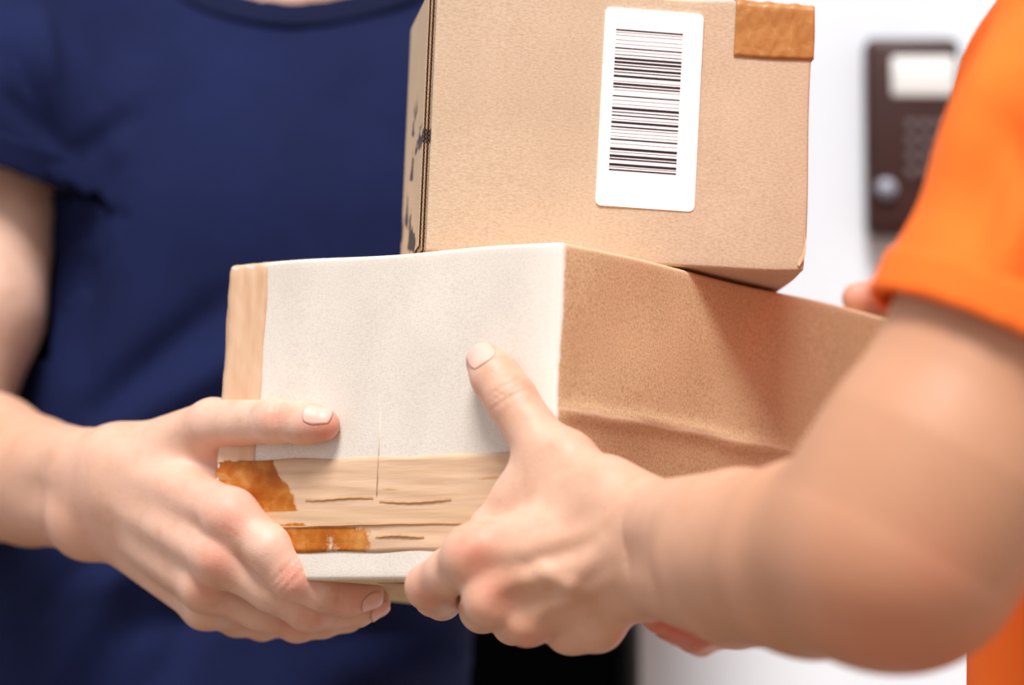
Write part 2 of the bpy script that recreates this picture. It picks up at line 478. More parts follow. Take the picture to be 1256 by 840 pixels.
    ldk = mth('MULTIPLY', (lowz, 'Result'), (lk, 'Result'))
    stripe = N(nt, 'ShaderNodeMapRange'); stripe.inputs['From Min'].default_value = 0.0034; stripe.inputs['From Max'].default_value = 0.0026
    sz = mth('ABSOLUTE', mth('SUBTRACT', zz, 0.0330)); nt.links.new(sz[0].outputs[0], stripe.inputs['Value'])
    f1 = mth('MAXIMUM', mth('MULTIPLY', (dk, 'Result'), mth('SUBTRACT', 1.0, (lowz, 'Result'))), ldk)
    base = ramp(nt, [(0.35, lin(206, 168, 136)), (0.65, lin(217, 181, 151))]); L(nt, n2, 'Fac', base, 'Fac')
    dkc = ramp(nt, [(0.36, lin(158, 76, 4)), (0.50, lin(176, 98, 20)), (0.66, lin(200, 138, 72))]); L(nt, n1, 'Fac', dkc, 'Fac')
    c1 = mixc(nt, f1, (base, 'Color'), (dkc, 'Color'))
    c2 = mixc(nt, (stripe, 'Result'), (c1, 2), lin(208, 172, 138))
    # long thin torn creases
    mp2 = N(nt, 'ShaderNodeMapping'); mp2.inputs['Scale'].default_value = (10, 16, 120); L(nt, tc, 'Object', mp2, 'Vector')
    n4 = N(nt, 'ShaderNodeTexNoise', i_Scale=1.0, i_Detail=2.0); L(nt, mp2, 'Vector', n4, 'Vector')
    cr = N(nt, 'ShaderNodeMapRange'); cr.inputs['From Min'].default_value = 0.66; cr.inputs['From Max'].default_value = 0.68; cr.inputs['To Max'].default_value = 0.7; L(nt, n4, 'Fac', cr, 'Value')
    c3 = mixc(nt, (cr, 'Result'), (c2, 2), lin(196, 138, 84))
    L(nt, c3, 2, b, 'Base Color'); b.inputs['Roughness'].default_value = 0.5; b.inputs['Specular IOR Level'].default_value = 0.25
    bp = N(nt, 'ShaderNodeBump', i_Strength=0.35, i_Distance=0.001); L(nt, n2, 'Fac', bp, 'Height'); L(nt, bp, 'Normal', b, 'Normal')
    TB0, TB1 = 0.0136, 0.0600
    dd = 0.0016; e = 0.0007
    tape('packing_tape', [((0.016, 0, 0), (0, -1, 0)), ((dd+.002, 0, 0), (0, -1, 0)), ((dd*.4, dd*.4-e, 0), (-.7, -.7, 0)), ((0, dd+.002, 0), (-1, 0, 0)),
                          ((0, LW-dd-.002, 0), (-1, 0, 0)), ((dd*.4, LW-dd*.4, 0), (-.7, .7, 0)), ((dd+.002, LW, 0), (0, 1, 0)), ((0.12, LW, 0), (0, 1, 0))],
         2, TB0, TB1, m, 22, lab='brown packing tape band along the lower pale end')
    m2, nt, b = mat('edge_tape')
    tc = N(nt, 'ShaderNodeTexCoord'); mp = N(nt, 'ShaderNodeMapping'); mp.inputs['Scale'].default_value = (90, 90, 18); L(nt, tc, 'Object', mp, 'Vector')
    n1 = N(nt, 'ShaderNodeTexNoise', i_Scale=1.0, i_Detail=5.0); L(nt, mp, 'Vector', n1, 'Vector')
    r = ramp(nt, [(0.3, lin(204, 158, 122)), (0.55, lin(219, 180, 148)), (0.75, lin(230, 197, 167))]); L(nt, n1, 'Fac', r, 'Fac'); L(nt, r, 'Color', b, 'Base Color')
    b.inputs['Roughness'].default_value = 0.35; b.inputs['Specular IOR Level'].default_value = 0.4
    bp = N(nt, 'ShaderNodeBump', i_Strength=0.5, i_Distance=0.001); L(nt, n1, 'Fac', bp, 'Height'); L(nt, bp, 'Normal', b, 'Normal')
    # vertical strip folded round the far vertical edge of the pale end, and over top / bottom
    ys = 0.1845
    V = []
    tape('edge_tape', [((0, 0, TB1-.0003), (-1, 0, 0)), ((0, 0, LH-dd-.002), (-1, 0, 0)), ((dd*.4, 0, LH-dd*.4), (-.7, 0, .7)), ((dd+.002, 0, LH), (0, 0, 1)), ((0.05, 0, LH), (0, 0, 1))],
         1, ys, LW-.0012, m2, 10, lab='light brown tape strip at the outer edge of the pale end')
    tape('edge_tape', [((dd, LW, 0.002), (0, 1, 0)), ((dd, LW, LH-.003), (0, 1, 0))], 0, .0012, 0.024, m2, 8)
    tape('bottom_tape', [((0.02, 0, 0), (0, 0, -1)), ((LL-.004, 0, 0), (0, 0, -1))], 1, 0.06, 0.118, m2, 8, lab='tape strip under the base')
    # small crumpled ridges of tape on the band (loose edge lines)
    M_cr = plain('tape_crease', (190, 140, 94), 0.4, 0.4)
    for (y0, y1, z, h) in ((0.150, 0.108, 0.0395, .0006), (0.104, 0.060, 0.0375, .0006), (0.19, 0.04, 0.0262, .0007), (0.105, 0.075, 0.0205, .0009)):
        n = 24; V = []; F = []
        for i in range(n+1):
            t = i/n; y = y0+(y1-y0)*t; zz_ = z+0.0005*math.sin(t*5+z*900)+0.00012*math.sin(t*41)
            a = h*math.sin(math.pi*t)**.5
            for dzz, out in ((0.0007, 0.0), (0.0001, 1.0), (-0.0004, 0.0)):
                V.append((-(0.0006+a*out), y, zz_+dzz))
        V = deform(np.array(V))
        for i in range(n):
            for k in range(2): F.append([i*3+k, i*3+k+1, i*3+k+4, i*3+k+3])
        bm = bmesh.new(); me = bpy.data.meshes.new('t'); me.from_pydata(V.tolist(), [], F); bm.from_mesh(me); bpy.data.meshes.remove(me)
        bmesh.ops.recalc_face_normals(bm, faces=bm.faces)
        framed('tape_crease', bm, M_cr, root, M, True)
    # clear sticker edge hanging down on the pale end
    M_cl = plain('clear_edge', (208, 190, 166), 0.3, 0.5)
    bm = box_bm(-0.0003, 0.0003, 0.1069, 0.1072, 0.041, 0.084)
    framed('sticker_edge', bm, M_cl, root, M)
    return root
lower_parcel()

# ------------------------------------------------------------------ upper parcel
def upper_parcel():
    M = frame(UO, E1, E2, E3); Mi = M.inverted()
    root = empty('cardboard_box', UO+E1*UW/2+E2*UD/2, 'smaller brown cardboard box with white barcode label, resting on the wider box', 'box', 'parcels')
    def hit(px, py):                         # local coordinates on the front face
        r = W(px, py, 1.0)-CAM; t = ((UO-CAM)@E2)/(r@E2); p = CAM+r*t
        q = Mi @ Vector(p); return np.array([q.x, q.y, q.z])
    m, nt, b = mat('kraft_board')
    tc = N(nt, 'ShaderNodeTexCoord')
    k, bp = cardboard(nt, b, tc, (207, 181, 154), (190, 162, 134), (219, 195, 170), 520, (1, 1, 2.2), 0.22)
    sp = N(nt, 'ShaderNodeSeparateXYZ'); L(nt, tc, 'Object', sp, 'Vector')
    # dark smudged print on the flap side
    sx = N(nt, 'ShaderNodeMapRange'); sx.inputs['From Min'].default_value = 0.0004; sx.inputs['From Max'].default_value = 0.0; L(nt, sp, 'X', sx, 'Value')
    mp = N(nt, 'ShaderNodeMapping'); mp.inputs['Scale'].default_value = (1, 30, 60); L(nt, tc, 'Object', mp, 'Vector')
    n5 = N(nt, 'ShaderNodeTexNoise', i_Scale=1.0, i_Detail=2.0); L(nt, mp, 'Vector', n5, 'Vector')
    pr = N(nt, 'ShaderNodeMapRange'); pr.inputs['From Min'].default_value = 0.55; pr.inputs['From Max'].default_value = 0.58; L(nt, n5, 'Fac', pr, 'Value')
    zl = N(nt, 'ShaderNodeMapRange'); zl.inputs['From Min'].default_value = 0.085; zl.inputs['From Max'].default_value = 0.075; L(nt, sp, 'Z', zl, 'Value')
    mm = N(nt, 'ShaderNodeMath', operation='MULTIPLY'); L(nt, sx, 'Result', mm, 0); L(nt, pr, 'Result', mm, 1)
    mm2 = N(nt, 'ShaderNodeMath', operation='MULTIPLY'); L(nt, mm, 0, mm2, 0); L(nt, zl, 'Result', mm2, 1)
    cc = mixc(nt, (mm2, 0), (k, 2), lin(78, 72, 74))
    L(nt, cc, 2, b, 'Base Color'); L(nt, bp, 'Normal', b, 'Normal')
    b.inputs['Roughness'].default_value = 0.72; b.inputs['Specular IOR Level'].default_value = 0.25
    def deform(V):
        V = V.copy(); x, y, z = V[:, 0].copy(), V[:, 1].copy(), V[:, 2].copy()
        # crushed lower right and upper right corners, soft edges
        for cx, cz, a in ((UW, 0, 0.0010), (UW, UH, 0.0012)):
            g = np.exp(-(((x-cx)/.012)**2+((z-cz)/.012)**2+(y/.02)**2))
            V[:, 0] -= a*g*np.sign(cx-.01)*.6; V[:, 2] += a*g*(1 if cz == 0 else -1); V[:, 1] += a*g*.5
        V[:, 1] += 0.0006*np.sin(x*27+1)*np.sin(z*31+.5)*np.clip(1-y/.05, 0, 1)
        V[:, 2] += (0.0007*np.sin(x*29+2)+0.0004*np.sin(x*140))*np.clip(z/UH*2-1, 0, 1)
        V[:, 0] += 0.0005*np.sin(z*55)*np.clip(x/UW*2-1, 0, 1)
        return V
    framed('board', rbox((UW, UD, UH), 0.0015, (50, 26, 40), deform), m, root, M)
    # two closing flaps on the left side with open fluted edges
    M_fl = plain('flute_paper', (150, 108, 76), 0.8, 0.2, 0.15, 300)
    for li, (xo, y0, z0, z1, y1) in enumerate(((-0.0019, 0.0030, 0.0012, UH-.001, UD-.004), (-0.0037, 0.0022, 0.0030, UH-.004, UD-.012))):
        bm = bmesh.new()
        th = 0.0017; lt = 0.00028
        for a0, a1 in ((xo, xo+lt), (xo+th-lt, xo+th)):
            b2 = box_bm(a0, a1, y0, y1, z0, z1); me = bpy.data.meshes.new('t'); b2.to_mesh(me); b2.free(); bm.from_mesh(me); bpy.data.meshes.remove(me)
        flap = framed('flap', bm, m, root, M, False)
        n = int((z1-z0)/0.0022)*8; V = []; F = []
        for i in range(n+1):
            z = z0+(z1-z0)*i/n; xx = xo+th/2+(th/2-lt)*math.sin(i/8*2*math.pi)
            for yy in (y0, y0+0.012): V.append((xx-.00012, yy, z)); V.append((xx+.00012, yy, z))
        for i in range(n):
            o = i*4
            F += [[o, o+4, o+6, o+2], [o+1, o+3, o+7, o+5], [o, o+1, o+5, o+4]]
        bm = bmesh.new(); me = bpy.data.meshes.new('t'); me.from_pydata(V, [], F); bm.from_mesh(me); bpy.data.meshes.remove(me)
        framed('fluting', bm, M_fl, flap, M, True)
    # label
    TL, TR, BR, BL = hit(742, 9), hit(862, 17), hit(852, 261), hit(730.5, 251)
    c = (TL+TR+BR+BL)/4; ux = nrm((TR-TL)+(BR-BL)); uz = np.cross(ux, [0, 1, 0]); uz = uz if uz[2] > 0 else -uz
    lw = (np.linalg.norm(TR-TL)+np.linalg.norm(BR-BL))/2; lh = (np.linalg.norm(TL-BL)+np.linalg.norm(TR-BR))/2
    M_lab = plain('label_paper', (246, 245, 247), 0.55, 0.3); M_ink = plain('barcode_ink', (48, 38, 44), 0.6, 0.2)
    def P(u, v, y): return c+ux*(u-.5)*lw+uz*(.5-v)*lh+np.array([0, y, 0])
    rad = 0.0028; ring = []
    for cx, cy, a0 in ((lw/2-rad, lh/2-rad, 0), (-lw/2+rad, lh/2-rad, 90), (-lw/2+rad, -lh/2+rad, 180), (lw/2-rad, -lh/2+rad, 270)):
        for k_ in range(7):
            a = math.radians(a0+k_*15); ring.append((cx+rad*math.cos(a), cy+rad*math.sin(a)))
    bm = bmesh.new()
    f0 = [bm.verts.new(tuple(c+ux*a+uz*b_+np.array([0, -0.0010, 0]))) for a, b_ in ring]
    f1 = [bm.verts.new(tuple(c+ux*a+uz*b_+np.array([0, 0.0006, 0]))) for a, b_ in ring]
    bm.faces.new(f0); bm.faces.new(f1[::-1])
    for i in range(len(ring)): j = (i+1) % len(ring); bm.faces.new((f0[j], f0[i], f1[i], f1[j]))
    bmesh.ops.recalc_face_normals(bm, faces=bm.faces)
    lab = framed('label', bm, M_lab, root, M, False, 'white rounded sticker with barcode')
    bars = [(115, 6), (124, 1.6), (135, 1.4), (153, 1.4), (168, 1.4), (184, 5), (196, 1.5), (209, 3), (224, 9), (238, 9), (250, 4.5), (264, 9), (276, 4), (291, 9), (310, 1.5),
            (321, 9), (333, 5.5), (344, 1.5), (367, 5), (383, 1.4), (398, 1.4), (414, 10), (428, 4), (441, 5), (455, 1.6), (467, 9), (484, 6), (494, 2), (507, 1.4), (520, 1.4),
            (532, 6), (548, 1.4), (568, 10), (580, 2), (595, 10), (607, 6), (628, 10), (638, 2), (648, 6)]
    bm = bmesh.new()
    for y, t in bars:
        v0, v1_ = (y-30-t/2)/756, (y-30+t/2)/756
        q = [bm.verts.new(tuple(P(u, v, -0.00108))) for u, v in ((.117, v0), (.797, v0), (.797, v1_), (.117, v1_))]
        bm.faces.new(q)
    bmesh.ops.recalc_face_normals(bm, faces=bm.faces)
    framed('barcode', bm, M_ink, lab, M, False, 'black barcode lines')
    # brown tape over the upper right corner
    m3, nt, b = mat('corner_tape')
    tc = N(nt, 'ShaderNodeTexCoord'); n1 = N(nt, 'ShaderNodeTexNoise', i_Scale=140.0, i_Detail=5.0, i_Distortion=1.0); L(nt, tc, 'Object', n1, 'Vector')
    r = ramp(nt, [(0.3, lin(166, 106, 50)), (0.6, lin(184, 127, 68)), (0.75, lin(200, 146, 92))]); L(nt, n1, 'Fac', r, 'Fac'); L(nt, r, 'Color', b, 'Base Color')
    b.inputs['Roughness'].default_value = 0.33; b.inputs['Specular IOR Level'].default_value = 0.45
    bp = N(nt, 'ShaderNodeBump', i_Strength=0.4, i_Distance=0.0008); L(nt, n1, 'Fac', bp, 'Height'); L(nt, bp, 'Normal', b, 'Normal')
    xa = hit(901, 40)[0]; zb = hit(945, 72)[2]
    def sheet(name, fn, nu, nv):
        V = np.array([fn(i/nu, j/nv) for i in range(nu+1) for j in range(nv+1)])
        F = [[i*(nv+1)+j, (i+1)*(nv+1)+j, (i+1)*(nv+1)+j+1, i*(nv+1)+j+1] for i in range(nu) for j in range(nv)]
        bm = bmesh.new(); me = bpy.data.meshes.new('t'); me.from_pydata(V.tolist(), [], F); bm.from_mesh(me); bpy.data.meshes.remove(me)
        bmesh.ops.recalc_face_normals(bm, faces=bm.faces)
        o = framed(name, bm, m3, root, M, True, 'brown tape at the top right corner')
        md = o.modifiers.new('s', 'SOLIDIFY'); md.thickness = 0.0003; md.offset = 0
        return o
    off = 0.0007
    def front_tape(u, v):                    # v: up the front, over the edge and back along the top
        x = xa+(UW-xa+0.0009)*u; s = zb+(UH-zb+0.05)*v; r_ = 0.0026
        if s < UH-r_: y, z, n = 0, s, (0, -1, 0)
        elif s < UH-r_+r_*1.57: a = (s-UH+r_)/r_; y, z = r_-r_*math.cos(a), UH-r_+r_*math.sin(a); n = (0, -math.cos(a), math.sin(a))
        else: y, z, n = r_+(s-(UH-r_+r_*1.57)), UH, (0, 0, 1)
        p = deform(np.array([[x, y, z]]))[0]+np.array(n)*(off+0.00025*math.sin(x*900)*math.sin(s*500))
        if z > UH-.002: p[2] += 0.0007*abs(math.sin(x*230+1))*math.exp(-((y)/.012)**2)
        return p
    sheet('corner_tape', front_tape, 30, 40)
    def side_tape(u, v):
        return deform(np.array([[UW+off, 0.002+0.05*u, zb+(UH-zb)*v]]))[0]
    sheet('corner_tape', side_tape, 10, 12)
    # torn liner flake at the lower right corner
    M_t = plain('torn_liner', (226, 186, 148), 0.8, 0.2, 0.1, 500)
    pts = [hit(x, y) for x, y in ((985, 284), (986.5, 300), (983, 312), (978, 324), (980, 327), (986, 318), (988.5, 303), (987, 286))]
    bm = bmesh.new()
    a = [bm.verts.new((p[0], -0.0011+0.0003*(i % 2), p[2])) for i, p in enumerate(pts)]; bm.faces.new(a)
    o = framed('torn_liner', bm, M_t, root, M, False)
    md = o.modifiers.new('s', 'SOLIDIFY'); md.thickness = 0.0005
    return root
upper_parcel()

# ------------------------------------------------------------------ people
def skin(name, base, red, dark, tan_shade):
    m, nt, b = mat(name)
    tc = N(nt, 'ShaderNodeTexCoord')
    n1 = N(nt, 'ShaderNodeTexNoise', i_Scale=70.0, i_Detail=5.0, i_Roughness=0.6); L(nt, tc, 'Object', n1, 'Vector')
    n2 = N(nt, 'ShaderNodeTexNoise', i_Scale=520.0, i_Detail=4.0, i_Roughness=0.65); L(nt, tc, 'Object', n2, 'Vector')
    r = ramp(nt, [(0.25, lin(*dark)), (0.5, lin(*base)), (0.8, lin(*[min(255, c+8) for c in base]))]); L(nt, n1, 'Fac', r, 'Fac')
    at = N(nt, 'ShaderNodeAttribute', attribute_name='red')
    at2 = N(nt, 'ShaderNodeAttribute', attribute_name='tan_shade')  # mask of the forearm shade mixed into the skin colour
    ct = mixc(nt, (at2, 'Fac'), (r, 'Color'), lin(*tan_shade))
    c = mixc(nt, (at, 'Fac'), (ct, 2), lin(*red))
    L(nt, c, 2, b, 'Base Color')
    b.inputs['Roughness'].default_value = 0.5; b.inputs['Specular IOR Level'].default_value = 0.38
    b.inputs['Subsurface Weight'].default_value = 0.16; b.inputs['Subsurface Radius'].default_value = (1.0, 0.30, 0.14)
    b.inputs['Subsurface Scale'].default_value = 0.005
    bp = N(nt, 'ShaderNodeBump', i_Strength=0.28, i_Distance=0.0008); L(nt, n2, 'Fac', bp, 'Height')
    vo = N(nt, 'ShaderNodeTexVoronoi', feature='DISTANCE_TO_EDGE', i_Scale=620.0); L(nt, tc, 'Object', vo, 'Vector')
    bq = N(nt, 'ShaderNodeBump', i_Strength=0.10, i_Distance=0.0006); L(nt, vo, 'Distance', bq, 'Height'); L(nt, bp, 'Normal', bq, 'Normal'); L(nt, bq, 'Normal', b, 'Normal')
    return m
def cloth(name, rgb, dark, weave=2600, rough=0.9, sheen=0.0):
    m, nt, b = mat(name)
    tc = N(nt, 'ShaderNodeTexCoord')
    n1 = N(nt, 'ShaderNodeTexNoise', i_Scale=14.0, i_Detail=3.0); L(nt, tc, 'Object', n1, 'Vector')
    r = ramp(nt, [(0.3, lin(*dark)), (0.7, lin(*rgb))]); L(nt, n1, 'Fac', r, 'Fac'); L(nt, r, 'Color', b, 'Base Color')
    b.inputs['Roughness'].default_value = rough; b.inputs['Specular IOR Level'].default_value = 0.15
    b.inputs['Sheen Weight'].default_value = sheen
    n2 = N(nt, 'ShaderNodeTexNoise', i_Scale=float(weave), i_Detail=1.0); L(nt, tc, 'Object', n2, 'Vector')
    bp = N(nt, 'ShaderNodeBump', i_Strength=0.1, i_Distance=0.0005); L(nt, n2, 'Fac', bp, 'Height'); L(nt, bp, 'Normal', b, 'Normal')
    return m

class Limb:
    """hand + arm described by skeleton chains with radii (metres)"""
    def __init__(s): s.palm = []; s.fingers = []; s.thumb = None; s.arm = []; s.bump = []; s.vein = []; s.groove = []; s.red = []; s.arm_k = 0.02; s.dent = []
    def box(s, pad=0.03):
        A = [p for c in s.fingers for p, r in c]+[p for a in s.palm for p in a[:2]]
        if s.thumb: A += [p for p, r in s.thumb]
        A = np.array(A); return A.min(0)-pad, A.max(0)+pad
    def hand(s, P):
        d = None
        for a, b, ra, rb in s.palm:
            c = cone(P, a, b, ra, rb); d = c if d is None else smin(d, c, 0.008)
        if s.thumb: d = smin(d, chain(P, s.thumb, 0.005), 0.014)
        for c, r, k in s.bump: d = smin(d, ball(P, c, r), k)
        fd = None
        for ch in s.fingers:
            c = chain(P, ch, 0.004); fd = c if fd is None else smin(fd, c, 0.0015)
        d = smin(d, fd, 0.008)
        for a, b, r in s.vein: d = smin(d, cone(P, a, b, r, r*.8), 0.007)
        for c, r, k in s.dent: d = smax(d, -ball(P, c, r), k)
        for c, ax, wd, dep, rad in s.groove:
            q = P-c; t = q@ax; rr = ((q-t[:, None]*ax)**2).sum(1)
            d = d+dep*np.exp(-(t/wd)**2)*np.exp(-rr/(rad*rad))
        return d
    def sdf(s, P):
        lo, hi = s.box()
        d = near(P, lo, hi, s.hand, 0.03)
        g = []
        for grp in s.arm:
            a = None
            for p, q, ra, rb in grp:
                c = cone(P, p, q, ra, rb); a = c if a is None else smin(a, c, 0.006)
            g.append(a)
        a = g[0]
        for x in g[1:]: a = smin(a, x, s.arm_k)
        return smin(d, a, 0.014)

def smooth_table(tab):
    tab = np.array(tab, float); z = np.linspace(tab[0, 0], tab[-1, 0], 240)
    cols = [np.interp(z, tab[:, 0], tab[:, k]) for k in range(1, tab.shape[1])]
    g = np.exp(-np.linspace(-2, 2, 31)**2); g /= g.sum()
    cols = [np.convolve(np.pad(c, 15, mode='edge'), g, mode='valid') for c in cols]
    return z, cols
def torso_fn(tab, wv, dv, grow=0.0):
    z, (cx, cy, a, b) = smooth_table(tab)
    wv = np.array(wv); dv = np.array(dv)
    def f(P):
        zz = P[:, 2]
        X = P[:, 0]-np.interp(zz, z, cx); Y = P[:, 1]-np.interp(zz, z, cy)
        A = np.interp(zz, z, a)+grow; B = np.interp(zz, z, b)+grow
        u = X*wv[0]+Y*wv[1]; v = X*dv[0]+Y*dv[1]
        k = (np.abs(u/A)**2.3+np.abs(v/B)**2.3)**(1/2.3)
        d = (k-1)*np.minimum(A, B)
        return np.maximum(d*0.85, np.maximum(zz-z[-1], z[0]-zz))
    return f

def nail(name, sdf, tip, dirv, nor, width, length, material, parent, back=0.35):
    dirv = nrm(dirv); nor = np.asarray(nor, float); nor = nrm(nor-dirv*(nor@dirv)); side = np.cross(dirv, nor)
    n = 12; P = []
    for i in range(n+1):
        for j in range(n+1):
            u, v = -1+2*i/n, -1+2*j/n
            x = u*math.sqrt(max(0, 1-0.42*v*v)); y = v*math.sqrt(max(0, 1-0.30*u*u))
            P.append(tip+side*x*width/2+dirv*(y*length/2+length*(0.5-back)-0.0)+nor*0.009*(1-0.35*x*x))
    P = np.array(P)
    for _ in range(8):                       # drop on to the finger along the nail normal
        d = sdf(P); P = P-nor*(d[:, None]*0.8)
    grid = P.reshape(n+1, n+1, 3)
    uu = np.linspace(-1, 1, n+1)
    lift = 0.00025+0.0003*(1-uu**2)[:, None]*np.ones(n+1)[None]
    G = (grid+nor*lift[..., None]).reshape(-1, 3)
    F = [[i*(n+1)+j, (i+1)*(n+1)+j, (i+1)*(n+1)+j+1, i*(n+1)+j+1] for i in range(n) for j in range(n)]
    me = bpy.data.meshes.new(name); me.from_pydata(G.tolist(), [], F); me.update()
    bm = bmesh.new(); bm.from_mesh(me); bmesh.ops.recalc_face_normals(bm, faces=bm.faces); bm.to_mesh(me); bm.free()
    o = finish(name, me, material, parent, True)
    md = o.modifiers.new('s', 'SOLIDIFY'); md.thickness = 0.0006; md.offset = -1
    return o

def generic_hand(wrist, f, s, n, curl=(0.5, 0.6, 0.4), size=1.0):
    """relaxed hand: f fingers' way, s towards the thumb, n back of the hand"""
    f, s, n = map(nrm, (f, s, n)); h = Limb(); k = size
    offs = (0.026, 0.008, -0.010, -0.026); mlen = (0.088, 0.088, 0.082, 0.074)
    ph = ((.044, .025, .020), (.048, .029, .021), (.044, .027, .021), (.034, .020, .018)); rr = (.0098, .0102, .0096, .0084)
    for o, ml, pl, r in zip(offs, mlen, ph, rr):
        base = wrist+s*o*.55*k; mcp = wrist+f*ml*k+s*o*k
        h.palm.append((base, mcp, .0145*k, .0125*k))
        ch = [(mcp, r*1.12*k)]; a = 0; p = mcp
        for j in range(3):
            a += curl[j]; p = p+(f*math.cos(a)-n*math.sin(a))*pl[j]*k; ch.append((p, r*(1.0, .9, .78)[j]*k))
        h.fingers.append(ch)
    c0 = wrist+s*.022*k+f*.015*k-n*.006*k; m0 = c0+(f*.75+s*.6-n*.35)*.042*k; i0 = m0+(f*.9+s*.35-n*.2)*.032*k; t0 = i0+(f*.95+s*.1-n*.25)*.024*k
    h.thumb = [(c0, .0165*k), (m0, .0130*k), (i0, .0108*k), (t0, .0088*k)]
    h.palm.append((c0, wrist+f*.06*k+s*.02*k-n*.008*k, .014*k, .012*k))
    h.palm.append((wrist-s*.02*k-n*.006*k, wrist+f*.06*k-s*.02*k-n*.008*k, .014*k, .011*k))
    return h

def head_fn(c, fw, sd):
    """head SDF about its centre; fw = way the face looks, sd = its side axis"""
    up = np.array([0, 0, 1.0]); fw = nrm(fw); sd = nrm(sd)
    R = np.stack([sd, fw, up], 1)
    def f(P):
        d = ellipsoid(P, c+up*.03-fw*.008, (.076, .095, .090), R)
        d = smin(d, ellipsoid(P, c-up*.045+fw*.022, (.058, .066, .068), R), .04)
        d = smin(d, cone(P, c+fw*.092+up*.012, c+fw*.108-up*.022, .008, .013), .012)      # nose
        for s_ in (-1, 1):
            d = smin(d, ellipsoid(P, c+sd*s_*.077-fw*.008-up*.004, (.010, .018, .031), R), .006)   # ears
            d = smax(d, -ellipsoid(P, c+sd*s_*.032+fw*.098+up*.016, (.016, .016, .011), R), .008)  # eye sockets
            d = smin(d, cone(P, c+sd*s_*.014+fw*.088+up*.036, c+sd*s_*.05+fw*.074+up*.034, .007, .006), .008)
        d = smin(d, cone(P, c+fw*.086-sd*.016-up*.052, c+fw*.086+sd*.016-up*.052, .006, .006), .007)
        d = smin(d, cone(P, c+fw*.085-sd*.012-up*.063, c+fw*.085+sd*.012-up*.063, .007, .007), .007)
        return d
    return f

